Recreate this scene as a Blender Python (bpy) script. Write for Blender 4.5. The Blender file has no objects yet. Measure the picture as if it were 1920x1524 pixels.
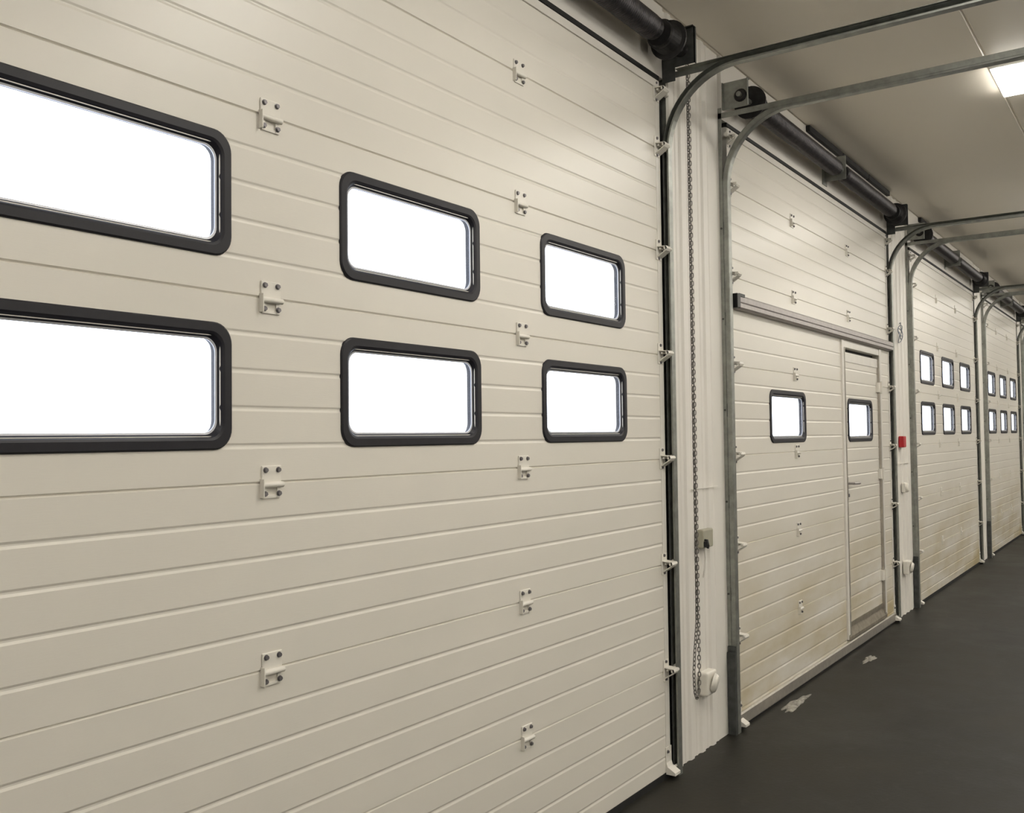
import bpy, bmesh, math, random
from mathutils import Vector, Matrix
random.seed(4)
scene = bpy.context.scene
COL = scene.collection

# ------------------------------------------------------------------ camera
CAM = Vector((0.0, -2.0138609, 1.6132431))
PAN, PITCH, ROLL, FPX = 0.6102341, 0.0328223, -0.0121152, 1779.12366
fw = Vector((math.cos(PITCH)*math.cos(PAN), math.cos(PITCH)*math.sin(PAN), math.sin(PITCH)))
rt = fw.cross(Vector((0, 0, 1))).normalized()
up = rt.cross(fw)
r2 = math.cos(ROLL)*rt + math.sin(ROLL)*up
u2 = -math.sin(ROLL)*rt + math.cos(ROLL)*up
cd = bpy.data.cameras.new('camera')
cd.sensor_width = 36.0
cd.sensor_fit = 'HORIZONTAL'
cd.lens = FPX/1920*36.0
cd.clip_end = 200
cam = bpy.data.objects.new('camera', cd)
m = Matrix((r2, u2, -fw)).transposed().to_4x4()
m.translation = CAM
cam.matrix_world = m
COL.objects.link(cam)
scene.camera = cam

# ------------------------------------------------------------------ daylight, exposure
LAMP_STRENGTH = 19.0
world = bpy.data.worlds.new('overcast_sky')
scene.world = world
world.use_nodes = True
bg = world.node_tree.nodes['Background']
bg.inputs['Color'].default_value = (0.86, 0.90, 1.0, 1)
bg.inputs['Strength'].default_value = 5.0
vs = scene.view_settings
vs.view_transform = 'Standard'
vs.look = 'None'
vs.gamma = 1.0
vs.use_curve_mapping = False
vs.exposure = 0.0

# ------------------------------------------------------------------ materials
def newmat(name):
    mt = bpy.data.materials.new(name)
    mt.use_nodes = True
    nt = mt.node_tree
    return mt, nt, nt.nodes['Principled BSDF']

def node(nt, kind, **kw):
    n = nt.nodes.new(kind)
    for k, v in kw.items():
        setattr(n, k, v)
    return n

def noise(nt, scale, detail=4, stretch=None, coord='Object', rough=0.55):
    tc = node(nt, 'ShaderNodeTexCoord')
    mp = node(nt, 'ShaderNodeMapping')
    if stretch:
        mp.inputs['Scale'].default_value = stretch
    nt.links.new(tc.outputs[coord], mp.inputs['Vector'])
    nz = node(nt, 'ShaderNodeTexNoise')
    nz.inputs['Scale'].default_value = scale
    nz.inputs['Detail'].default_value = detail
    nz.inputs['Roughness'].default_value = rough
    nt.links.new(mp.outputs['Vector'], nz.inputs['Vector'])
    return nz

def ramp(nt, src, stops):
    r = node(nt, 'ShaderNodeValToRGB')
    el = r.color_ramp.elements
    el[0].position, el[0].color = stops[0][0], stops[0][1]
    el[1].position, el[1].color = stops[-1][0], stops[-1][1]
    for p, c in stops[1:-1]:
        e = el.new(p)
        e.color = c
    nt.links.new(src, r.inputs['Fac'])
    return r

def mixc(nt, fac, a, b):
    mx = node(nt, 'ShaderNodeMix', data_type='RGBA')
    for s, v in ((0, fac), (6, a), (7, b)):
        if hasattr(v, 'links') or hasattr(v, 'is_output'):
            nt.links.new(v, mx.inputs[s])
        else:
            mx.inputs[s].default_value = v
    return mx.outputs[2]

def bump(nt, b, src, strength, dist=0.002):
    bp = node(nt, 'ShaderNodeBump')
    bp.inputs['Strength'].default_value = strength
    bp.inputs['Distance'].default_value = dist
    nt.links.new(src, bp.inputs['Height'])
    nt.links.new(bp.outputs['Normal'], b.inputs['Normal'])

def simple(name, col, rough=0.5, metal=0.0, var=0.12, scale=12, bmp=0.0, spec=None):
    mt, nt, b = newmat(name)
    nz = noise(nt, scale)
    lo = tuple(c*(1-var) for c in col) + (1,)
    hi = tuple(min(1, c*(1+var)) for c in col) + (1,)
    r = ramp(nt, nz.outputs['Fac'], [(0.3, lo), (0.7, hi)])
    nt.links.new(r.outputs['Color'], b.inputs['Base Color'])
    b.inputs['Roughness'].default_value = rough
    b.inputs['Metallic'].default_value = metal
    if spec is not None:
        b.inputs['Specular IOR Level'].default_value = spec
    if bmp:
        n2 = noise(nt, scale*6)
        bump(nt, b, n2.outputs['Fac'], bmp)
    return mt

def paint(name, col, stain=0.0, stretch=(1.0, 12.0, 12.0), rough=0.36):
    """embossed cream coil-coated steel; optional splashes of road dirt that gather in blotches low on the door"""
    mt, nt, b = newmat(name)
    n1 = noise(nt, 1.3, 3)
    base = ramp(nt, n1.outputs['Fac'], [(0.3, tuple(c*0.985 for c in col)+(1,)), (0.7, tuple(min(1, c*1.02) for c in col)+(1,))]).outputs['Color']
    if stain:
        geo = node(nt, 'ShaderNodeNewGeometry')
        sp = node(nt, 'ShaderNodeSeparateXYZ')
        nt.links.new(geo.outputs['Position'], sp.inputs[0])
        mr = node(nt, 'ShaderNodeMapRange')
        mr.inputs['From Min'].default_value = 1.25
        mr.inputs['From Max'].default_value = 0.0
        nt.links.new(sp.outputs['Z'], mr.inputs['Value'])
        n3 = noise(nt, 2.2, 5, (0.5, 1, 1.6))
        r3 = ramp(nt, n3.outputs['Fac'], [(0.36, (0, 0, 0, 1)), (0.66, (1, 1, 1, 1))])
        mu = node(nt, 'ShaderNodeMath', operation='MULTIPLY')
        nt.links.new(mr.outputs['Result'], mu.inputs[0])
        nt.links.new(r3.outputs['Color'], mu.inputs[1])
        m2 = node(nt, 'ShaderNodeMath', operation='MULTIPLY')
        nt.links.new(mu.outputs[0], m2.inputs[0])
        m2.inputs[1].default_value = stain
        base = mixc(nt, m2.outputs[0], base, (0.46, 0.36, 0.145, 1))
    nt.links.new(base, b.inputs['Base Color'])
    b.inputs['Roughness'].default_value = rough
    n2 = noise(nt, 28, 3, stretch)
    bump(nt, b, n2.outputs['Fac'], 0.10, 0.0015)
    return mt

CREAM = (0.79, 0.757, 0.685)
M = {}
M['panel'] = paint('cream_panel_paint', CREAM)
M['panel_dirty'] = paint('splashed_cream_panel_paint', CREAM, stain=0.9)
M['cladding'] = paint('white_wall_sheet', (0.85, 0.82, 0.765), stretch=(10, 10, 1), rough=0.42)
M['white_metal'] = simple('white_enamel', (0.82, 0.79, 0.72), 0.35, 0, 0.05)
M['cap'] = simple('pale_end_cap', (0.80, 0.77, 0.71), 0.33, 0, 0.04)
M['galv'] = simple('galvanised_steel', (0.31, 0.32, 0.295), 0.42, 0.75, 0.18, 25)
M['galv_dark'] = simple('dull_dark_steel', (0.085, 0.09, 0.088), 0.5, 0.6, 0.25, 20)
M['alu'] = simple('brushed_aluminium', (0.50, 0.47, 0.42), 0.4, 0.7, 0.1, 30)
M['alu_worn'] = simple('scuffed_brown_aluminium', (0.27, 0.24, 0.19), 0.5, 0.4, 0.2, 25)
M['alu_matt'] = simple('anodised_profile', (0.43, 0.40, 0.39), 0.45, 0.35, 0.08, 30)
M['rubber'] = simple('black_rubber', (0.012, 0.012, 0.012), 0.7, 0, 0.2, 20)
M['black'] = simple('black_plastic', (0.010, 0.010, 0.011), 0.45, 0, 0.2, 20)
M['frame'] = simple('black_window_frame', (0.017, 0.0165, 0.022), 0.45, 0, 0.12, 20, spec=0.35)
M['spacer'] = simple('pale_glazing_spacer', (0.55, 0.56, 0.60), 0.4, 0.2, 0.05)
M['spring'] = simple('oiled_spring_steel', (0.075, 0.070, 0.075), 0.42, 0.7, 0.3, 30)
M['cast'] = simple('dark_cast_drum', (0.035, 0.034, 0.035), 0.45, 0.5, 0.3, 25)
M['bolt'] = simple('zinc_bolt', (0.20, 0.19, 0.20), 0.4, 0.6, 0.15, 60)
M['chain'] = simple('worn_chain_steel', (0.24, 0.225, 0.21), 0.45, 0.7, 0.25, 60)
M['grey_plastic'] = simple('grey_olive_plastic', (0.40, 0.385, 0.30), 0.5, 0, 0.1)
M['red'] = simple('red_plastic', (0.50, 0.012, 0.022), 0.4, 0, 0.1)
M['wire'] = simple('grey_blue_wire', (0.22, 0.25, 0.30), 0.5, 0, 0.1)
M['housing'] = simple('white_lamp_housing', (0.8, 0.8, 0.78), 0.45, 0, 0.04)
M['pale_mottle'] = simple('mottled_pale_grey', (0.30, 0.285, 0.25), 0.8, 0, 0.4, 30, 0.4)
M['mortar'] = simple('pale_plaster', (0.78, 0.765, 0.73), 0.8, 0, 0.06, 4)

mt, nt, b = newmat('window_glass')
nt.nodes.remove(b)
tr = node(nt, 'ShaderNodeBsdfTransparent')
tr.inputs['Color'].default_value = (0.93, 0.95, 0.97, 1)
gl = node(nt, 'ShaderNodeBsdfGlossy')
gl.inputs['Roughness'].default_value = 0.04
lw = node(nt, 'ShaderNodeLayerWeight')
lw.inputs['Blend'].default_value = 0.5
pw = node(nt, 'ShaderNodeMath', operation='POWER')
pw.inputs[1].default_value = 4.0
nt.links.new(lw.outputs['Facing'], pw.inputs[0])
fz = node(nt, 'ShaderNodeMath', operation='MULTIPLY_ADD')
fz.inputs[1].default_value = 0.5
fz.inputs[2].default_value = 0.03
nt.links.new(pw.outputs[0], fz.inputs[0])
mxs = node(nt, 'ShaderNodeMixShader')
nt.links.new(fz.outputs[0], mxs.inputs[0])
nt.links.new(tr.outputs[0], mxs.inputs[1])
nt.links.new(gl.outputs[0], mxs.inputs[2])
nt.links.new(mxs.outputs[0], nt.nodes['Material Output'].inputs['Surface'])
M['glass'] = mt

mt, nt, b = newmat('lamp_diffuser')
b.inputs['Base Color'].default_value = (0.9, 0.9, 0.88, 1)
b.inputs['Emission Color'].default_value = (1.0, 0.955, 0.875, 1)
b.inputs['Emission Strength'].default_value = LAMP_STRENGTH
M['lamp'] = mt

mt, nt, b = newmat('worn_dark_concrete')
n1 = noise(nt, 0.9, 8, rough=0.65)
n2 = noise(nt, 9.0, 6)
c1 = ramp(nt, n1.outputs['Fac'], [(0.25, (0.009, 0.0087, 0.0062, 1)), (0.5, (0.0165, 0.0152, 0.0112, 1)), (0.72, (0.034, 0.0305, 0.0225, 1))]).outputs['Color']
c2 = ramp(nt, n2.outputs['Fac'], [(0.62, (0, 0, 0, 1)), (0.80, (0.35, 0.35, 0.35, 1))]).outputs['Color']
nt.links.new(mixc(nt, c2, c1, (0.075, 0.07, 0.06, 1)), b.inputs['Base Color'])
b.inputs['Specular IOR Level'].default_value = 0.28
rr = ramp(nt, n1.outputs['Fac'], [(0.3, (0.42, 0.42, 0.42, 1)), (0.7, (0.62, 0.62, 0.62, 1))])
nt.links.new(rr.outputs['Color'], b.inputs['Roughness'])
n3 = noise(nt, 40, 4)
bump(nt, b, n3.outputs['Fac'], 0.25, 0.003)
M['floor'] = mt

mt, nt, b = newmat('grey_ceiling_sheet')
n1 = noise(nt, 0.7, 3, (0.3, 1, 1))
nt.links.new(ramp(nt, n1.outputs['Fac'], [(0.3, (0.84, 0.785, 0.68, 1)), (0.7, (0.89, 0.83, 0.72, 1))]).outputs['Color'], b.inputs['Base Color'])
b.inputs['Roughness'].default_value = 0.42
n2 = noise(nt, 3.0, 3, (0.4, 1, 1))
bump(nt, b, n2.outputs['Fac'], 0.12, 0.01)
M['ceiling'] = mt

# ------------------------------------------------------------------ mesh helpers
class MB:
    """collects shapes, links them as ONE mesh object; org is taken off every point so that the mesh sits in its thing's space"""
    def __init__(self):
        self.v, self.f, self.s = [], [], []
    def add(self, vs, fs, smooth=False):
        o = len(self.v)
        self.v += [tuple(p) for p in vs]
        self.f += [tuple(i+o for i in q) for q in fs]
        self.s += [smooth]*len(fs)
        return self
    def box(self, x0, x1, y0, y1, z0, z1):
        x0, x1 = min(x0, x1), max(x0, x1)
        y0, y1 = min(y0, y1), max(y0, y1)
        vs = [(x0, y0, z0), (x1, y0, z0), (x1, y1, z0), (x0, y1, z0), (x0, y0, z1), (x1, y0, z1), (x1, y1, z1), (x0, y1, z1)]
        return self.add(vs, [(0, 3, 2, 1), (4, 5, 6, 7), (0, 1, 5, 4), (1, 2, 6, 5), (2, 3, 7, 6), (3, 0, 4, 7)])
    def bbox(self, x0, x1, y0, y1, z0, z1, bev=0.004, seg=2):
        bm = bmesh.new()
        bmesh.ops.create_cube(bm, size=1.0)
        for q in bm.verts:
            q.co = Vector(((x0+x1)/2+q.co.x*abs(x1-x0), (y0+y1)/2+q.co.y*abs(y1-y0), (z0+z1)/2+q.co.z*abs(z1-z0)))
        bmesh.ops.bevel(bm, geom=list(bm.edges), offset=bev, segments=seg, affect='EDGES', profile=0.5)
        bm.verts.index_update()
        self.add([q.co.copy() for q in bm.verts], [[q.index for q in fc.verts] for fc in bm.faces])
        bm.free()
        return self
    def cyl(self, a, b, ra, rb=None, n=16, caps=True):
        a, b = Vector(a), Vector(b)
        rb = ra if rb is None else rb
        d = (b-a).normalized()
        e1 = d.orthogonal().normalized()
        e2 = d.cross(e1)
        vs = []
        for c, r in ((a, ra), (b, rb)):
            for k in range(n):
                t = 2*math.pi*k/n
                vs.append(c+e1*(r*math.cos(t))+e2*(r*math.sin(t)))
        self.add(vs, [(k, (k+1) % n, n+(k+1) % n, n+k) for k in range(n)], True)
        if caps:
            self.add(vs, [tuple(range(n))[::-1], tuple(range(n, 2*n))])
        return self
    def lathe(self, a, axis, prof, n=24):
        """prof: (distance along axis, radius) list"""
        a, d = Vector(a), Vector(axis).normalized()
        e1 = d.orthogonal().normalized()
        e2 = d.cross(e1)
        vs = []
        for t, r in prof:
            for k in range(n):
                q = 2*math.pi*k/n
                vs.append(a+d*t+e1*(r*math.cos(q))+e2*(r*math.sin(q)))
        fs = []
        for i in range(len(prof)-1):
            for k in range(n):
                fs.append((i*n+k, i*n+(k+1) % n, (i+1)*n+(k+1) % n, (i+1)*n+k))
        self.add(vs, fs)
        self.add(vs, [tuple(range(n))[::-1], tuple(range((len(prof)-1)*n, len(prof)*n))])
        return self
    def tube(self, pts, r, n=8, closed=False):
        pts = [Vector(p) for p in pts]
        N = len(pts)
        vs = []
        e = None
        for i, p in enumerate(pts):
            if closed:
                d = pts[(i+1) % N]-pts[i-1]
            else:
                d = pts[min(i+1, N-1)]-pts[max(i-1, 0)]
            d.normalize()
            if e is None:
                e = d.orthogonal().normalized()
            e = (e-d*e.dot(d)).normalized()
            e2 = d.cross(e)
            for k in range(n):
                t = 2*math.pi*k/n
                vs.append(p+e*(r*math.cos(t))+e2*(r*math.sin(t)))
        fs = []
        for i in range(N if closed else N-1):
            j = (i+1) % N
            for k in range(n):
                fs.append((i*n+k, i*n+(k+1) % n, j*n+(k+1) % n, j*n+k))
        self.add(vs, fs, True)
        if not closed:
            self.add(vs, [tuple(range(n))[::-1], tuple(range((N-1)*n, N*n))])
        return self
    def sweep(self, frames, prof):
        """frames: (point, axis_a, axis_b); prof: closed outline of (a, b)"""
        n = len(prof)
        vs = []
        for p, ea, eb in frames:
            for a, b in prof:
                vs.append(Vector(p)+ea*a+eb*b)
        fs = []
        for i in range(len(frames)-1):
            for k in range(n):
                fs.append((i*n+k, i*n+(k+1) % n, (i+1)*n+(k+1) % n, (i+1)*n+k))
        fs.append(tuple(range(n))[::-1])
        fs.append(tuple(range((len(frames)-1)*n, len(frames)*n)))
        return self.add(vs, fs)
    def prism_z(self, outline, z0, z1):
        n = len(outline)
        vs = [(x, y, z0) for x, y in outline]+[(x, y, z1) for x, y in outline]
        return self.add(vs, [(k, (k+1) % n, n+(k+1) % n, n+k) for k in range(n)]+[tuple(range(n))[::-1], tuple(range(n, 2*n))])
    def prism_x(self, outline, x0, x1):
        """outline of (y, z)"""
        n = len(outline)
        vs = [(x0, y, z) for y, z in outline]+[(x1, y, z) for y, z in outline]
        return self.add(vs, [(k, (k+1) % n, n+(k+1) % n, n+k) for k in range(n)]+[tuple(range(n))[::-1], tuple(range(n, 2*n))])
    def mesh(self, name, mat, org=(0, 0, 0)):
        o = Vector(org)
        me = bpy.data.meshes.new(name)
        me.from_pydata([Vector(p)-o for p in self.v], [], self.f)
        me.polygons.foreach_set('use_smooth', self.s)
        bm = bmesh.new()
        bm.from_mesh(me)
        bmesh.ops.recalc_face_normals(bm, faces=bm.faces)
        bm.to_mesh(me)
        bm.free()
        me.materials.append(mat)
        me.update()
        return me

def link(name, me, parent=None, loc=(0, 0, 0)):
    o = bpy.data.objects.new(name, me)
    COL.objects.link(o)
    o.location = loc
    if parent:
        o.parent = parent
    return o

def tag(o, label, cat, group=None, kind='thing'):
    o['label'] = label
    o['category'] = cat
    o['kind'] = kind
    if group:
        o['group'] = group
    return o

def thing(name, label, cat, loc, group=None):
    return tag(link(name, None, None, loc), label, cat, group)

def struct(name, mb, mat):
    o = link(name, mb.mesh(name, mat))
    o['kind'] = 'structure'
    return o

# ------------------------------------------------------------------ layout (metres; door faces lie in y = 0, room is y < 0)
H_CEIL = 3.72
TOP = 3.335
DOORS = [
    dict(L=0.53, R=4.155, wins=[0.915, 1.998, 3.083], ww=0.69, hinges=[1.735, 2.948]),
    dict(L=5.00, R=8.56, wins=[5.60], ww=0.68, hinges=[6.085]),
    dict(L=9.43, R=12.85, wins=[9.77, 10.81, 11.83], ww=0.65, hinges=[10.62, 11.66]),
    dict(L=13.60, R=16.70, wins=[13.80, 14.82, 15.83], ww=0.63, hinges=[14.62, 15.64]),
    dict(L=17.38, R=20.90, wins=[17.73, 18.80, 19.87], ww=0.67, hinges=[18.6, 19.67]),
]
X_NEAR, X_FAR, Y_FAR = -6.0, 25.0, -6.5

# floor
fl = MB().box(X_NEAR-0.2, X_FAR+0.2, Y_FAR-0.2, 1.2, -0.15, 0.0)
struct('floor', fl, M['floor'])

# ceiling of long sheet panels with shallow joints every 1.19 m
def ceil_mesh():
    prof = [(0.25, H_CEIL)]
    k = 0
    while True:
        yj = -0.005-1.19*k
        if yj < Y_FAR-0.05:
            break
        prof += [(yj+0.009, H_CEIL), (yj+0.003, H_CEIL+0.006), (yj-0.003, H_CEIL+0.006), (yj-0.009, H_CEIL)]
        k += 1
    prof += [(Y_FAR-0.2, H_CEIL), (Y_FAR-0.2, H_CEIL+0.12), (0.25, H_CEIL+0.12)]
    return MB().prism_x(prof, X_NEAR-0.2, X_FAR+0.2)
struct('ceiling', ceil_mesh(), M['ceiling'])

# door-side wall: corrugated piers between the doors and smooth headers over them
def pier_outline(x0, x1):
    out = [(x0, 0.25), (x0, 0.016)]
    pitch, x = 0.135, x0+0.03
    while x+pitch < x1:
        out += [(x, 0.016), (x+0.014, 0.006), (x+0.050, 0.006), (x+0.064, 0.016), (x+0.092, 0.016), (x+0.098, 0.013), (x+0.106, 0.013), (x+0.112, 0.016)]
        x += pitch
    out += [(x1, 0.016), (x1, 0.25)]
    return out
wl = MB()
edges = [(X_NEAR-0.2, DOORS[0]['L']+0.05)]
for a, c in zip(DOORS[:-1], DOORS[1:]):
    edges.append((a['R']-0.05, c['L']+0.05))
edges.append((DOORS[-1]['R']-0.05, X_FAR+0.2))
for x0, x1 in edges:
    # behind the door's edge the pier is plain and set back, between the tracks it is corrugated
    wl.box(x0, x1, 0.046, 0.25, 0, H_CEIL)
    a = x0 if x0 < 0 else x0+0.05+0.078
    c = x1 if x1 > 21 else x1-0.05-0.076
    wl.prism_z(pier_outline(a, c), 0, H_CEIL)
for d in DOORS:
    wl.box(d['L']+0.05, d['R']-0.05, 0.046, 0.25, 3.30, H_CEIL)
    wl.box(d['L']-0.060, d['R']+0.056, 0.0, 0.05, TOP+0.026, H_CEIL)
struct('wall_left', wl, M['cladding'])
# the cladding sheets of each pier lap a little above waist height: the upper sheet's lower edge stands proud
lap = MB()
lap.box(4.46, 4.80, 0.002, 0.008, 1.338, 1.342)
lap.box(8.80, 9.22, 0.002, 0.008, 1.338, 1.342)
struct('trim_1', lap, M['cladding'])

w = MB().box(X_NEAR, X_FAR, Y_FAR-0.2, Y_FAR, 0, H_CEIL)
struct('wall_right', w, M['mortar'])
w = MB().box(X_NEAR-0.2, X_NEAR, Y_FAR-0.2, 0.05, 0, H_CEIL)
struct('wall_back', w, M['mortar'])
w = MB().box(X_FAR, X_FAR+0.2, Y_FAR-0.2, 0.05, 0, H_CEIL)
struct('wall_front', w, M['mortar'])

# ------------------------------------------------------------------ sectional doors
def groove_profile(z0, z1):
    p = [(z0, 0.006), (z0+0.0012, 0.005), (z0+0.004, 0.0)]
    k = 1
    while z0+0.1*k < z1-0.03:
        g = z0+0.1*k
        p += [(g-0.0085, 0.0), (g-0.002, 0.0023), (g+0.002, 0.0023), (g+0.0075, 0.0)]
        k += 1
    p += [(z1-0.004, 0.0), (z1-0.0012, 0.005), (z1, 0.006)]
    return p

def panel_mesh(xa, xb, z0, z1, holes, thick=0.04, yoff=0.0):
    prof = groove_profile(z0, z1)
    zs = dict(prof)
    def yat(z):
        if z in zs:
            return zs[z]
        for (za, ya), (zb, yb) in zip(prof, prof[1:]):
            if za <= z <= zb:
                return ya+(yb-ya)*(z-za)/(zb-za)
        return 0.0
    Z = set(z for z, _ in prof)
    X = {xa, xb}
    for hx0, hx1, hz0, hz1 in holes:
        for x in (hx0, hx1):
            if xa < x < xb:
                X.add(x)
        for z in (hz0, hz1):
            if prof[0][0] < z < prof[-1][0]:
                Z.add(z)
    X, Z = sorted(X), sorted(Z)
    def solid(i, j):
        if i < 0 or j < 0 or i >= len(X)-1 or j >= len(Z)-1:
            return False
        cx, cz = (X[i]+X[i+1])/2, (Z[j]+Z[j+1])/2
        return not any(h[0] < cx < h[1] and h[2] < cz < h[3] for h in holes)
    nz = len(Z)
    vs = []
    for x in X:
        for z in Z:
            vs.append((x, yat(z)+yoff, z))
    off = len(vs)
    for x in X:
        for z in Z:
            vs.append((x, thick+yoff, z))
    fs = []
    I = lambda i, j: i*nz+j
    for i in range(len(X)-1):
        for j in range(nz-1):
            if not solid(i, j):
                continue
            fs.append((I(i, j), I(i+1, j), I(i+1, j+1), I(i, j+1)))
            fs.append((off+I(i, j), off+I(i, j+1), off+I(i+1, j+1), off+I(i+1, j)))
            for (di, dj, p, q) in ((-1, 0, (i, j), (i, j+1)), (1, 0, (i+1, j), (i+1, j+1)), (0, -1, (i, j), (i+1, j)), (0, 1, (i, j+1), (i+1, j+1))):
                if not solid(i+di, j+dj):
                    fs.append((I(*p), I(*q), off+I(*q), off+I(*p)))
    return MB().add(vs, fs)

def rrect(w, h, r, n=8):
    pts = []
    for cx, cz, a0 in ((w/2-r, h/2-r, 0), (-w/2+r, h/2-r, 90), (-w/2+r, -h/2+r, 180), (w/2-r, -h/2+r, 270)):
        for k in range(n+1):
            t = math.radians(a0+90*k/n)
            pts.append((cx+r*math.cos(t), cz+r*math.sin(t)))
    return pts

def window_ring(w, h, prof, r):
    """prof: (inset, y) outline of the frame's section, closed"""
    rings = []
    for ins, y in prof:
        rings.append([(x, y, z) for x, z in rrect(w-2*ins, h-2*ins, max(0.012, r-ins*0.45))])
    n = len(rings[0])
    vs = [p for ring in rings for p in ring]
    fs = []
    for i in range(len(rings)):
        j = (i+1) % len(rings)
        for k in range(n):
            fs.append((i*n+k, i*n+(k+1) % n, j*n+(k+1) % n, j*n+k))
    return MB().add(vs, fs, False)

FRAME_PROF = [(0.0, 0.002), (0.0015, -0.004), (0.005, -0.007), (0.025, -0.007), (0.031, -0.004), (0.037, 0.004), (0.040, 0.008), (0.040, 0.030), (0.018, 0.030), (0.018, 0.002)]
_wc = {}
def window_meshes(w, h):
    if (w, h) not in _wc:
        a = window_ring(w, h, FRAME_PROF, 0.055).mesh('window_frame', M['frame'])
        s = window_ring(w-0.080, h-0.080, [(0.0, 0.007), (0.005, 0.008), (0.005, 0.0105), (0.0, 0.0105)], 0.037).mesh('glazing_spacer', M['spacer'])
        out = rrect(w-0.080, h-0.080, 0.037)
        n = len(out)
        g = MB().add([(x, 0.0106, z) for x, z in out]+[(x, 0.0140, z) for x, z in out],
                     [(k, (k+1) % n, n+(k+1) % n, n+k) for k in range(n)]+[tuple(range(n))[::-1], tuple(range(n, 2*n))]).mesh('window_pane', M['glass'])
        _wc[(w, h)] = (a, s, g)
    return _wc[(w, h)]

def add_window(root, org, x0, ww, zc, hh=0.33, name='window_frame'):
    a, s, g = window_meshes(ww, hh)
    fr = link(name, a, root, Vector((x0+ww/2, 0, zc))-org)
    link('glazing_spacer', s, fr)
    link('window_pane', g, fr)
    return fr

# hinge between sections: upper leaf, rolled knuckle with a shadow slot, lower clip, four bolts
hb = MB()
hb.bbox(-0.034, 0.034, -0.005, 0.0, -0.004, 0.046, 0.002, 1)
hb.cyl((-0.036, -0.008, -0.006), (0.036, -0.008, -0.006), 0.008, n=10)
hb.box(-0.030, -0.018, -0.005, 0.0, -0.042, -0.010)
hb.box(0.018, 0.030, -0.005, 0.0, -0.042, -0.010)
hb.box(-0.018, 0.018, -0.004, 0.0, -0.042, -0.034)
hb.box(-0.037, -0.034, -0.016, 0.0, -0.040, 0.010)
HINGE = hb.mesh('hinge', M['white_metal'])
bb = MB()
bb.cyl((0, -0.0005, 0), (0, -0.007, 0), 0.0062, n=6)
bb.cyl((0, 0.0, 0), (0, -0.002, 0), 0.0078, n=12)
BOLT = bb.mesh('bolt', M['bolt'])
def add_hinge(root, org, x, z, bolts=True):
    h = link('hinge', HINGE, root, Vector((x, 0, z))-org)
    if bolts:
        for dx, dz in ((-0.022, 0.034), (0.022, 0.034), (-0.024, -0.030), (0.024, -0.030)):
            link('bolt', BOLT, h, (dx, -0.0045, dz))
    return h

# roller bracket at the door's edge (for the right edge; side -1 mirrors it)
def bracket_meshes(side):
    s = side
    b = MB()
    b.bbox(-0.060*s if s > 0 else 0.004, -0.004 if s > 0 else 0.060, -0.0045, 0.0, -0.045, 0.055, 0.002, 1)
    # folded ear standing out of the plate, sloping lower lip
    ear = [(-0.0, 0.022), (-0.052, 0.018), (-0.056, 0.006), (-0.050, -0.004), (-0.0, -0.036), (0, -0.030), (-0.044, -0.003), (-0.048, 0.006), (-0.044, 0.014), (0, 0.018)]
    b.prism_x(ear, min(-0.054*s, -0.004*s), max(-0.054*s, -0.004*s))
    b.cyl((-0.054*s, -0.046, 0.008), (0.006*s, -0.046, 0.008), 0.0085, n=12)
    br = b.mesh('roller_bracket', M['white_metal'])
    r = MB()
    r.cyl((-0.05*s, -0.0175, 0.008), (0.036*s, -0.0175, 0.008), 0.005, n=10)
    r.lathe((0.036*s, -0.0175, 0.008), (s, 0, 0), [(0, 0.008), (0.002, 0.0125), (0.005, 0.0135), (0.014, 0.0135), (0.017, 0.0125), (0.019, 0.008)], 18)
    ro = r.mesh('roller', M['white_metal'])
    return br, ro
BR = {1: bracket_meshes(1), -1: bracket_meshes(-1)}
def add_bracket(root, org, d, side, z):
    x = d['R'] if side > 0 else d['L']
    b = link('roller_bracket', BR[side][0], root, Vector((x, 0, z))-org)
    link('roller', BR[side][1], b)
    if z > 0.2:
        for dz in (-0.036, 0.046):
            link('bolt', BOLT, b, (-0.036*side, -0.0035, dz))
    return b

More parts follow.
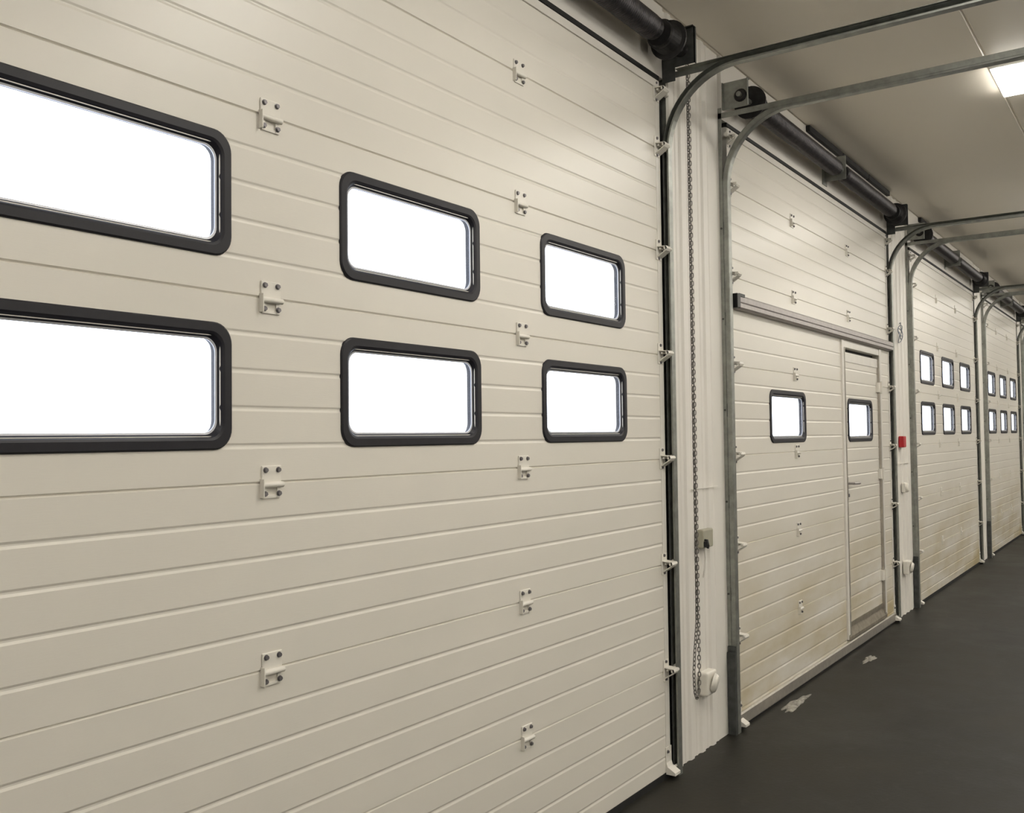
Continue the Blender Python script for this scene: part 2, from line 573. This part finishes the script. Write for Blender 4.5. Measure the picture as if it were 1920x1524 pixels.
def build_door(i, label):
    d = DOORS[i]
    L, R = d['L'], d['R']
    org = Vector(((L+R)/2, 0.0, 0.0))
    root = thing('sectional_door', label, 'garage door', org, 'sectional doors along the wall')
    ww = d['ww']
    wicket = i == 1
    mat = M['panel'] if i == 0 else M['panel_dirty']
    rows = {3: [1.755], 4: [2.255]}
    if wicket:
        rows = {3: [1.725]}
    for k in range(7):
        z0, z1 = 0.5*k, min(0.5*k+0.5, TOP)
        if k == 0:
            z0 = 0.085 if wicket else 0.03
        holes = []
        for zc in rows.get(k, []):
            for x0 in d['wins']:
                holes.append((x0+0.036, x0+ww-0.036, zc-0.165+0.036, zc+0.165-0.036))
        if wicket:
            holes.append((WK0, WK1, WKZ0, WKZ1))
        if k == 0:
            pm = panel_mesh(L, R, 0.0, 0.5, holes+[(L-1, R+1, -1, z0)])
        else:
            pm = panel_mesh(L, R, z0, z1, holes)
        if wicket and z1 <= WKZ1 and k > 0:      # the wicket opening parts these sections in two
            hl = [h for h in holes if h[1] < WK0]
            p = link('door_panel', panel_mesh(L, WK0, z0, z1, hl).mesh('door_panel', mat, org), root)
            p2 = link('door_panel', panel_mesh(WK1, R, z0, z1, []).mesh('door_panel', mat, org), root)
        else:
            p = p2 = link('door_panel', pm.mesh('door_panel', mat, org), root)
        for s, xe in ((-1, L), (1, R)):
            if i == 0 and s < 0:
                continue
            c = MB()
            xi = xe-s*0.042
            c.box(xi, xe+s*0.0012, -0.0016, 0.001, z0+0.003, z1-0.003)
            c.box(xe, xe+s*0.0014, -0.0016, 0.041, z0+0.003, z1-0.003)
            link('end_cap', c.mesh('end_cap', M['cap'], org), p if s < 0 else p2)
        for zc in rows.get(k, []):
            for x0 in d['wins']:
                add_window(root, org, x0, ww, zc)
    far = i > 1
    for k in range(1, 7):
        for x in d['hinges']:
            add_hinge(root, org, x, 0.5*k, not far)
        if wicket and k > 4:
            add_hinge(root, org, 7.34, 0.5*k, True)
        for s in (1, -1):
            if i == 0 and s < 0:
                continue
            add_bracket(root, org, d, s, 0.5*k)
    for s in (1, -1):
        if i == 0 and s < 0:
            continue
        add_bracket(root, org, d, s, 3.27)
        x = R if s > 0 else L
        c = MB()
        c.prism_x([(0.0, 0.022), (-0.050, 0.022), (-0.050, 0.034), (-0.012, 0.056), (-0.005, 0.075), (-0.005, 0.145), (0.0, 0.145)], min(x-0.05*s, x+0.006*s), max(x-0.05*s, x+0.006*s))
        c.cyl((x-0.04*s, -0.0175, 0.045), (x+0.05*s, -0.0175, 0.045), 0.006, n=10)
        bo = link('bottom_bracket', c.mesh('bottom_bracket', M['white_metal'], org), root)
        link('bolt', BOLT, bo, Vector((x-0.036*s, -0.006, 0.125))-org)
    # weather seals and rails
    t = MB().box(L, R, -0.004, 0.045, TOP+0.004, TOP+0.024)
    link('top_seal', t.mesh('top_seal', M['rubber'], org), root)
    t = MB().box(L+0.01, R-0.01, -0.006, 0.0, TOP-0.040, TOP-0.004)
    link('top_rail', t.mesh('top_rail', M['cap'], org), root)
    if wicket:
        t = MB()
        t.prism_x([(0.04, 0.012), (-0.008, 0.012), (-0.012, 0.018), (-0.012, 0.076), (-0.006, 0.085), (0.04, 0.085)], L+0.01, R-0.005)
        link('bottom_rail', t.mesh('bottom_rail', M['alu'], org), root)
        t = MB().box(L, R, -0.004, 0.036, 0.0, 0.013)
        link('bottom_seal', t.mesh('bottom_seal', M['rubber'], org), root)
        build_wicket(root, org, d)
    else:
        t = MB().box(L+0.01, R-0.005, -0.003, 0.036, 0.0, 0.030)
        link('bottom_seal', t.mesh('bottom_seal', M['rubber'], org), root)
    return root

# wicket door opening in the second door
WK0, WK1, WKZ0, WKZ1 = 7.125, 8.215, 0.105, 2.30
def lz_top():
    return 2.222
def build_wicket(root, org, d):
    # frame of pale jambs with a darker aluminium edge
    j = MB()
    for xa, xb in ((WK0-0.01, WK0+0.036), (WK1-0.036, WK1+0.03)):
        j.bbox(xa, xb, -0.014, 0.04, WKZ0, WKZ1+0.01, 0.003, 1)
    j.bbox(WK0, WK1, -0.010, 0.04, WKZ1-0.045, WKZ1+0.006, 0.003, 1)
    link('wicket_frame', j.mesh('wicket_frame', M['cap'], org), root)
    e = MB()
    e.box(WK0+0.036, WK0+0.050, -0.018, 0.036, WKZ0, WKZ1-0.045)
    e.box(WK1-0.062, WK1-0.036, -0.018, 0.036, WKZ0, WKZ1-0.045)
    link('edge_profile', e.mesh('edge_profile', M['alu'], org), root)
    e = MB().box(WK0+0.03, WK1-0.03, 0.0385, 0.046, lz_top()-0.06, WKZ1)  # dark strip added to keep daylight out of the leaf's top gap
    link('gap_light_stop', e.mesh('gap_light_stop', M['rubber'], org), root)
    th = MB()
    th.prism_x([(0.04, 0.10), (-0.020, 0.10), (-0.020, 0.125), (0.006, 0.185), (0.04, 0.185)], WK0, WK1)
    link('threshold', th.mesh('threshold', M['alu_worn'], org), root)
    # leaf, a thing's part with its own window, handle, lock and hinges
    lx0, lx1, lz0, lz1 = WK0+0.054, WK1-0.066, 0.187, 2.222
    wx, ww, wz = 7.262, 0.70, 1.715
    pm = panel_mesh(lx0, lx1, 0.0, 2.5, [(-1e3, 1e3, -1, lz0), (-1e3, 1e3, lz1, 9), (wx+0.036, wx+ww-0.036, wz-0.129, wz+0.129)], 0.038)
    leaf = link('wicket_door', pm.mesh('wicket_door', M['panel_dirty'], org), root)
    a, s, g = window_meshes(ww, 0.33)
    link('window_frame', a, leaf, Vector((wx+ww/2, 0, wz))-org)
    link('glazing_spacer', s, leaf, Vector((wx+ww/2, 0, wz))-org)
    link('window_pane', g, leaf, Vector((wx+ww/2, 0, wz))-org)
    t = MB().box(lx0, lx1, -0.005, 0.0, lz1-0.07, lz1)
    link('top_edge_rail', t.mesh('top_edge_rail', M['cap'], org), leaf)
    t = MB().box(lx0, lx1, -0.006, 0.0, lz0, lz0+0.035)
    link('kick_rail', t.mesh('kick_rail', M['alu_worn'], org), leaf)
    h = MB()
    h.bbox(lx0+0.012, lx0+0.050, -0.007, 0.0, 1.12, 1.29, 0.003, 1)
    h.cyl((lx0+0.03, 0, 1.245), (lx0+0.03, -0.055, 1.245), 0.010, n=12)
    h.tube([(lx0+0.03, -0.050, 1.245), (lx0+0.05, -0.057, 1.245), (lx0+0.16, -0.057, 1.242)], 0.010, 10)
    link('lever_handle', h.mesh('lever_handle', M['alu_matt'], org), leaf)
    h = MB().cyl((lx0+0.031, -0.004, 1.155), (lx0+0.031, -0.016, 1.155), 0.013, n=14)
    link('lock_cylinder', h.mesh('lock_cylinder', M['bolt'], org), leaf)
    for z in (0.45, 1.28, 1.99):
        h = MB().cyl((WK1-0.040, -0.024, z-0.05), (WK1-0.040, -0.024, z+0.05), 0.012, n=12)
        h.box(WK1-0.10, WK1-0.040, -0.020, 0.0, z-0.04, z+0.04)
        link('leaf_hinge', h.mesh('leaf_hinge', M['white_metal'], org), leaf)
    # stiffening beam over the wicket with black end cap
    sb = MB()
    out = [(0.0, 2.318), (-0.030, 2.318), (-0.042, 2.326), (-0.042, 2.348), (-0.034, 2.352), (-0.042, 2.357), (-0.042, 2.384), (-0.032, 2.395), (0.0, 2.395)]
    sb.prism_x(out, d['L']+0.04, d['R']-0.01)
    link('stiffening_beam', sb.mesh('stiffening_beam', M['alu_matt'], org), root)
    ec = MB().bbox(d['L']-0.004, d['L']+0.042, -0.050, -0.003, 2.318, 2.398, 0.003, 1)
    ec.box(d['L']+0.04, d['L']+0.12, -0.045, -0.002, 2.385, 2.402)
    link('beam_end_cap', ec.mesh('beam_end_cap', M['black'], org), root)

DOOR_LABELS = [
    'nearest cream sectional door with two rows of three large windows',
    'cream sectional door with a wicket door and two single windows',
    'cream sectional door with six windows just beyond the wicket door',
    'small looking cream sectional door with six windows, second beyond the wicket door',
    'last sectional door beyond the far right edge, past two six-window doors',
]
for i in range(5):
    build_door(i, DOOR_LABELS[i])

# ------------------------------------------------------------------ tracks
RAD, ZH, YT = 0.37, 3.365, -0.0175
def path():
    pts = []
    def fr(y, z, t):        # t: heading angle, 90 = up, 180 = towards the room (-y)
        c, s = math.cos(math.radians(t)), math.sin(math.radians(t))
        n = Vector((0, s, -c))       # outward (towards wall / ceiling)
        return (Vector((0, y, z)), n)
    v = [fr(YT, 0.0, 90), fr(YT, ZH-RAD, 90)]
    c = [fr(YT-RAD+RAD*math.cos(math.radians(a)), ZH-RAD+RAD*math.sin(math.radians(a)), 90+a) for a in range(0, 91, 6)]
    h = [fr(YT-RAD, ZH, 180), fr(-3.3, ZH, 180)]
    return v, c, h
def c_profile(s):
    """track section: a along x (the web lies outwards, away from the door), b along the outward normal"""
    t = 0.0022
    o = [(-0.020, -0.0155), (0.018, -0.0165), (0.021, -0.0125), (0.021, 0.0125), (0.018, 0.0165), (-0.014, 0.0165), (-0.018, 0.0165),
         (-0.019, 0.0155), (-0.015, 0.0165-t), (0.018-t, 0.0165-t), (0.021-t, 0.0125), (0.021-t, -0.0125), (0.018-t, -0.0165+t), (-0.018, -0.0155+t), (-0.018, -0.007), (-0.020, -0.007)]
    return [(a*s, b) for a, b in o]

def build_track(i, side, label, group='galvanised door tracks'):
    d = DOORS[i]
    s = side
    xe = d['R'] if s > 0 else d['L']
    xc = xe+(0.047 if s > 0 else -0.052)
    org = Vector((xc, YT, 0))
    root = thing('door_track', label, 'door track', org, group)
    ex = Vector((1, 0, 0))
    v, c, h = path()
    prof = c_profile(s)
    for nm, seg in (('vertical_rail', v), ('curved_rail', c), ('horizontal_rail', h)):
        mb = MB().sweep([(p+ex*xc, ex, n) for p, n in seg], prof)
        link(nm, mb.mesh(nm, M['galv'], org), root)
    # wall angle up the pier
    xo = xc+s*0.022
    a = MB()
    a.box(xo, xo+s*0.0025, -0.004, 0.046, 0.0, 3.42)
    a.box(xo, xo+s*0.006, 0.0185, 0.0215, 0.0, 3.42)
    link('wall_angle', a.mesh('wall_angle', M['galv'], org), root)
    # angle along the top of the horizontal rail, running back to the wall
    a = MB()
    a.box(xo, xo+s*0.0025, 0.02, -3.3, ZH-0.004, ZH+0.026)
    a.box(xo, xo-s*0.036, -0.074, -3.3, ZH+0.0235, ZH+0.026)
    link('top_angle', a.mesh('top_angle', M['galv'], org), root)
    # jamb brackets holding the rail to the angle
    for z in (0.25, 0.75, 1.25, 1.75, 2.25, 2.75):
        b = MB().box(xc+s*0.0195, xo, -0.006, 0.02, z-0.035, z+0.035)
        b.cyl((xo+s*0.006, 0.006, z), (xc+s*0.018, 0.006, z), 0.006, n=8)
        link('jamb_bracket', b.mesh('jamb_bracket', M['galv_dark'], org), root)
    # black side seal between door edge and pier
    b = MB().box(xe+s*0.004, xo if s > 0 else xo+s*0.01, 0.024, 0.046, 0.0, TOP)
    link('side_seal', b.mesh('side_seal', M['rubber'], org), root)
    if s < 0:
        b = MB().box(xo-0.026, xo-0.001, -0.032, 0.012, 0.0, 0.44)
        b.prism_z([(xo-0.014, -0.032), (xo-0.001, -0.032), (xo-0.001, 0.012), (xo-0.014, 0.012)], 0.44, 0.47)
        link('foot_guard', b.mesh('foot_guard', M['galv_dark'], org), root)
    # rear hanger to the ceiling
    b = MB().box(xo+s*0.003, xo+s*0.006, -3.20, -3.16, ZH, H_CEIL)
    b.box(xo, xo+s*0.05, -3.24, -3.12, H_CEIL-0.004, H_CEIL)
    link('hanger', b.mesh('hanger', M['galv'], org), root)
    return root

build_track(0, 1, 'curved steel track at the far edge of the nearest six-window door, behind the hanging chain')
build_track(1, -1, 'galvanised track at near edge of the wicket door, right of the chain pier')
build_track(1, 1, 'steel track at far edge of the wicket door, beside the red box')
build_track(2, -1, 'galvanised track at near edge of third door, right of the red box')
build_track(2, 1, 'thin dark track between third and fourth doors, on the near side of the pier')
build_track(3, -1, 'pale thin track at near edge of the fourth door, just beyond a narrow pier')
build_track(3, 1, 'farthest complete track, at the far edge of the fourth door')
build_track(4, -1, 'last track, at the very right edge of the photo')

# ------------------------------------------------------------------ torsion springs on their shafts
SZ, SY = 3.478, -0.105
def build_spring(i, label):
    d = DOORS[i]
    L, R = d['L'], d['R']
    org = Vector(((L+R)/2, SY, SZ))
    root = thing('torsion_spring_shaft', label, 'spring shaft', org, 'torsion spring shafts above the doors')
    sh = MB().cyl((L-0.075, SY, SZ), (R+0.075, SY, SZ), 0.0145, n=14)
    link('shaft', sh.mesh('shaft', M['galv'], org), root)
    if i == 0:
        wv = MB().cyl((R+0.07, SY, SZ), (R+0.105, SY, SZ), 0.0145, n=14)
        wv.lathe((R+0.060, SY, SZ), (1, 0, 0), [(0, 0.014), (0, 0.046), (0.006, 0.048), (0.012, 0.036), (0.022, 0.036), (0.028, 0.048), (0.034, 0.046), (0.034, 0.014)], 22)
        link('chain_wheel', wv.mesh('chain_wheel', M['cast'], org), root)
    mid = (L+R)/2+ (0.03 if i == 1 else 0.0)
    for xa, xb in ((L+0.25, mid-0.07), (mid+0.07, R-0.25)):
        c = MB()
        pitch, r, wr = 0.0155, 0.050, 0.0078
        n = int((xb-xa-0.06)/pitch)
        per = 14 if i < 2 else 10
        pts = []
        for k in range(n*per+1):
            t = 2*math.pi*k/per
            pts.append((xa+0.03+pitch*k/per, SY+r*math.cos(t), SZ+r*math.sin(t)))
        c.tube(pts, wr, 5)
        sp = link('coil_spring', c.mesh('coil_spring', M['spring'], org), root)
        p = MB()
        p.lathe((xa, SY, SZ), (1, 0, 0), [(0, 0.02), (0.0, 0.05), (0.02, 0.055), (0.035, 0.044), (0.07, 0.043), (0.07, 0.02)], 18)
        p.lathe((xb, SY, SZ), (-1, 0, 0), [(0, 0.02), (0.0, 0.05), (0.02, 0.055), (0.035, 0.044), (0.07, 0.043), (0.07, 0.02)], 18)
        link('spring_plug', p.mesh('spring_plug', M['cast'], org), sp)
    for s, xe in ((-1, L), (1, R)):
        if i == 0 and s < 0:
            continue
        # cable drum with grooved barrel
        dr = MB()
        x0 = xe-s*0.20
        prof = [(0.0, 0.030), (0.0, 0.060), (0.012, 0.064)]
        for k in range(6):
            prof += [(0.016+k*0.012, 0.070), (0.022+k*0.012, 0.066)]
        prof += [(0.090, 0.072), (0.094, 0.092), (0.104, 0.092), (0.106, 0.075), (0.106, 0.028)]
        dr.lathe((x0, SY, SZ), (s, 0, 0), prof, 28)
        link('cable_drum', dr.mesh('cable_drum', M['cast'], org), root)
        # end bearing plate: upright plate with front flange and foot
        xp = xe+s*0.040
        pl = MB()
        fy, zb, zt = (-0.175, ZH+0.036, SZ+0.100) if s > 0 else (-0.150, ZH+0.050, SZ+0.088)
        pl.box(xp, xp+s*0.004, -0.0015, fy, zb, zt)
        if s > 0:
            pl.box(xp, xp+s*0.004, -0.0015, -0.070, ZH-0.03, zb)
        pl.box(xp, xp+s*0.018, fy+0.004, fy, zb, zt)
        pl.box(xp, xp+s*0.014, -0.0015, -0.006, zb, zt)
        pl.box(xp, xp-s*0.020, -0.0015, fy, zt-0.004, zt)
        link('bearing_plate', pl.mesh('bearing_plate', M['galv_dark'] if s > 0 else M['galv'], org), root)
        be = MB().lathe((xp-s*0.012, SY, SZ), (s, 0, 0), [(0, 0.018), (0, 0.030), (0.012, 0.036), (0.020, 0.036), (0.03, 0.028), (0.03, 0.018)], 18)
        link('bearing', be.mesh('bearing', M['cast'], org), root)
    # centre bracket
    cbk = MB()
    cbk.box(mid-0.004, mid+0.004, -0.004, SY-0.05, SZ-0.065, SZ+0.10)
    cbk.box(mid-0.05, mid+0.05, -0.007, -0.0015, SZ-0.09, SZ+0.13)
    cbk.lathe((mid-0.025, SY, SZ), (1, 0, 0), [(0, 0.018), (0, 0.035), (0.05, 0.035), (0.05, 0.018)], 16)
    link('centre_bracket', cbk.mesh('centre_bracket', M['galv'], org), root)
    return root
SPRING_LABELS = [
    'dark torsion spring shaft above the nearest six-window door, ending in a black drum',
    'torsion spring shaft with centre bracket above the wicket door',
    'short looking torsion spring shaft above the third door',
    'farthest torsion spring shaft in view, above the fourth door',
    'torsion spring shaft above the last door past the right edge',
]
for i in range(5):
    build_spring(i, SPRING_LABELS[i])

# ------------------------------------------------------------------ hand chain and chain wheel
CX, CY = 4.243, -0.118
def link_mesh(mb, c, d, rot, ln=0.024, wd=0.0065, r=0.0024):
    d = Vector(d).normalized()
    e = d.orthogonal().normalized()
    e = Matrix.Rotation(rot, 3, d) @ e
    pts = []
    for k in range(12):
        t = 2*math.pi*k/12
        lx = math.cos(t)
        pts.append(Vector(c)+d*((ln/2-wd)*(1 if lx > 0.01 else -1 if lx < -0.01 else 0)+wd*lx)+e*(wd*math.sin(t)))
    mb.tube(pts, r, 5, True)
ch = MB()
full = [Vector((CX, CY, 3.42)), Vector((CX, CY, 0.47))]
for k in range(1, 13):
    t = math.pi*k/12
    full.append(Vector((CX-0.030*(1-math.cos(t)), CY, 0.47-0.10*math.sin(t))))
full += [Vector((CX-0.060, CY+0.001, 0.49)), Vector((CX-0.040, CY+0.004, 0.58)), Vector((CX+0.004, CY+0.010, 0.72)), Vector((CX+0.010, CY+0.011, 0.9)), Vector((CX+0.010, CY+0.011, 3.42))]
step, acc, k = 0.0195, 0.0, 0
for p, q in zip(full, full[1:]):
    ln = (q-p).length
    while acc < ln:
        link_mesh(ch, p+(q-p)*(acc/ln), q-p, (math.pi/2 if k % 2 else 0)+0.4)
        acc += step
        k += 1
    acc -= ln
co = link('hand_chain', ch.mesh('hand_chain', M['chain'], (CX, CY, 3.42)), None, (CX, CY, 3.42))
tag(co, 'long steel hand chain hanging in front of the first corrugated pier', 'chain')
co['kind'] = 'thing'

# ------------------------------------------------------------------ things on the piers
def pier_box(name, label, cat, x, z, w, h, dep, mat, group=None, y=0.006, bev=0.008):
    root = thing(name, label, cat, (x, y, z), group)
    b = MB().bbox(x-w/2, x+w/2, y-dep, y, z-h/2, z+h/2, bev, 3)
    link('case', b.mesh('case', mat, (x, y, z)), root)
    return root
ck = pier_box('chain_keeper', 'small grey box with a dark hook beside the hanging chain', 'chain holder', 4.585, 1.085, 0.13, 0.095, 0.035, M['grey_plastic'])
o = Vector((4.585, 0.006, 1.085))
h = MB().tube([o+Vector((-0.045, -0.03, -0.006)), o+Vector((-0.050, -0.05, -0.006)), o+Vector((-0.052, -0.056, -0.032)), o+Vector((-0.052, -0.052, -0.045))], 0.007, 8)
h.bbox(4.525, 4.555, -0.040, -0.026, 1.045, 1.072, 0.003, 1)
link('hook', h.mesh('hook', M['black'], o), ck)
h = MB().tube([o+Vector((-0.02, -0.02, -0.045)), o+Vector((-0.015, -0.022, -0.10)), o+Vector((-0.02, -0.02, -0.16)), o+Vector((-0.015, -0.01, -0.20))], 0.005, 6)
link('cord', h.mesh('cord', M['cap'], o), ck)

def socket(x, z, label):
    root = thing('wall_socket', label, 'wall socket', (x, 0.006, z), 'white wall sockets on the piers')
    org = Vector((x, 0.006, z))
    b = MB().bbox(x-0.06, x+0.06, -0.044, 0.006, z-0.06, z+0.06, 0.012, 3)
    link('case', b.mesh('case', M['white_metal'], org), root)
    l = MB().lathe((x+0.01, -0.042, z-0.002), (0.25, -1, -0.25), [(0, 0.050), (0.012, 0.048), (0.022, 0.042), (0.027, 0.03), (0.028, 0.01)], 24)
    link('hinged_lid', l.mesh('hinged_lid', M['white_metal'], org), root)
    return root
socket(4.565, 0.355, 'white wall socket low on the first pier beside the chain end')
socket(8.96, 0.42, 'white wall socket low on the pier below the red box')

rb = pier_box('alarm_box', 'small red box on the narrow pier past the wicket door', 'alarm', 8.905, 1.535, 0.10, 0.10, 0.045, M['red'], None, 0.006, 0.008)
o = Vector((8.905, 0.006, 1.535))
h = MB().lathe((8.905, -0.006, 1.535), (0, -1, 0), [(0, 0.028), (0.006, 0.026), (0.010, 0.016)], 18)
link('button', h.mesh('button', M['red'], o), rb)
jb = pier_box('junction_box', 'round white box on the pier between red box and low socket', 'junction box', 8.97, 1.125, 0.09, 0.09, 0.03, M['white_metal'])
o = Vector((8.97, 0.006, 1.125))
h = MB().lathe((8.97, -0.022, 1.125), (0, -1, 0), [(0, 0.042), (0.018, 0.040), (0.026, 0.03), (0.028, 0.01)], 20)
link('cover', h.mesh('cover', M['white_metal'], o), jb)

# loose coil of thin wire above the red box
wr = MB()
pts = []
for k in range(90):
    t = k/89
    a = t*2*math.pi*3.2
    pts.append((8.93+0.055*math.cos(a)+0.05*(t-0.5), -0.016+0.010*math.sin(a*1.7), 2.50+0.055*math.sin(a)+0.10*(t-0.5)))
pts.append((8.995, 0.004, 2.60))
wr.tube(pts, 0.0035, 6)
oo = link('cable_coil', wr.mesh('cable_coil', M['wire'], (8.93, 0, 2.5)), None, (8.93, 0, 2.5))
tag(oo, 'small loose coil of thin wire high on the narrow pier above the red box', 'cable')

# black gap-filler strips in the corner under the ceiling
def strip(x0, x1, label):
    b = MB().bbox(x0, x1, -0.030, 0.0, 3.676, 3.7185, 0.003, 1)
    x = (x0+x1)/2
    so = link('sealing_strip', b.mesh('sealing_strip', M['rubber'], (x, 0.0, 3.69)), None, (x, 0.0, 3.69))
    tag(so, label, 'sealing strip', 'black strips under the ceiling')
strip(6.42, 7.20, 'black strip under the ceiling above the wicket door, nearest of the three pieces')
strip(7.215, 7.93, 'middle black strip under the ceiling above the wicket door')
strip(7.945, 8.62, 'farthest of three black strips under the ceiling over the wicket door')
strip(9.86, 10.35, 'short black strip under the ceiling at the start of the third door')

# ------------------------------------------------------------------ ceiling lamps
def lamp(x0, y0, label):
    wx, wy = 0.48, 1.10
    org = Vector((x0+wx/2, y0-wy/2, H_CEIL))
    root = thing('ceiling_lamp', label, 'ceiling light', org, 'ceiling lamps')
    hb_ = MB().bbox(x0-0.012, x0+wx+0.012, y0-wy-0.012, y0+0.012, H_CEIL-0.018, H_CEIL, 0.004, 1)
    link('housing', hb_.mesh('housing', M['housing'], org), root)
    df = MB().bbox(x0, x0+wx, y0-wy, y0, H_CEIL-0.042, H_CEIL-0.019, 0.004, 1)
    link('diffuser', df.mesh('diffuser', M['lamp'], org), root)
xs = [-0.97, 2.53, 6.03, 9.53, 13.03, 16.53, 20.03]  # only the right-edge lamp is seen; the others are added fill
names = ['behind the viewer', 'above the nearest door', 'bright square lamp on the ceiling at the right edge', 'above the third door', 'between the third and fourth doors', 'above the fourth door', 'above the last door']
for x, n in zip(xs, names):
    lab = n if n.startswith('bright') else 'added ceiling fill lamp out of view '+n
    lamp(x, -1.20, lab)
def hanging_fill(x0, label):  # unseen hanging lamps, added to brighten header and ceiling
    wx, wy, z, y0 = 1.15, 0.30, 3.35, -4.0
    org = Vector((x0+wx/2, y0, z))
    root = thing('unseen_fill_lamp', label, 'fill light', org, 'added fill lamps on the far side')
    df = MB().bbox(x0, x0+wx, y0-wy/2, y0+wy/2, z-0.07, z+0.05, 0.02, 2)
    link('diffuser', df.mesh('diffuser', M['lamp'], org), root)
    hb_ = MB().bbox(x0-0.02, x0+wx+0.02, y0-0.03, y0+0.03, z+0.05, z+0.09, 0.004, 1)
    link('housing', hb_.mesh('housing', M['housing'], org), root)
    for dx in (0.1, wx-0.1):
        r_ = MB().cyl((x0+dx, y0, z+0.09), (x0+dx, y0, H_CEIL), 0.006, n=8)
        link('rod', r_.mesh('rod', M['galv'], org), root)
for x, n in zip(xs, names):
    hanging_fill(x, 'added hanging fill lamp across the room, out of view '+('by the wicket door' if n.startswith('bright') else n.replace('between the third and fourth doors', 'past the third door')))

# ------------------------------------------------------------------ low pale patches on the floor by the wicket door
def add_pale_patch(x, y, rx, ry, h, label, seed):
    rnd = random.Random(seed)
    bm = bmesh.new()
    bmesh.ops.create_icosphere(bm, subdivisions=4, radius=1.0)
    for q in bm.verts:
        p = q.co.copy()
        a = math.atan2(p.y, p.x)
        k = 1+0.22*math.sin(3*a+seed)+0.14*math.sin(7*a+2*seed)+0.08*math.sin(17*p.x+11*p.y+seed)
        q.co = Vector((p.x*rx*k, p.y*ry*k, max(0.0, p.z)*h*(1+0.5*math.sin(9*p.x+seed)*math.sin(8*p.y))+0.0))
    bm.verts.index_update()
    mb = MB().add([q.co.copy() for q in bm.verts], [[q.index for q in f.verts] for f in bm.faces], True)
    bm.free()
    o = link('pale_floor_patch', mb.mesh('pale_floor_patch', M['pale_mottle']), None, (x, y, 0.0))
    tag(o, label, 'debris', 'pale patches on the floor')
add_pale_patch(5.66, -0.10, 0.20, 0.035, 0.010, 'long pale patch on the floor below the single-window panel', 2)
add_pale_patch(7.05, -0.17, 0.13, 0.03, 0.008, 'small pale patch on the floor in front of the wicket door', 5)
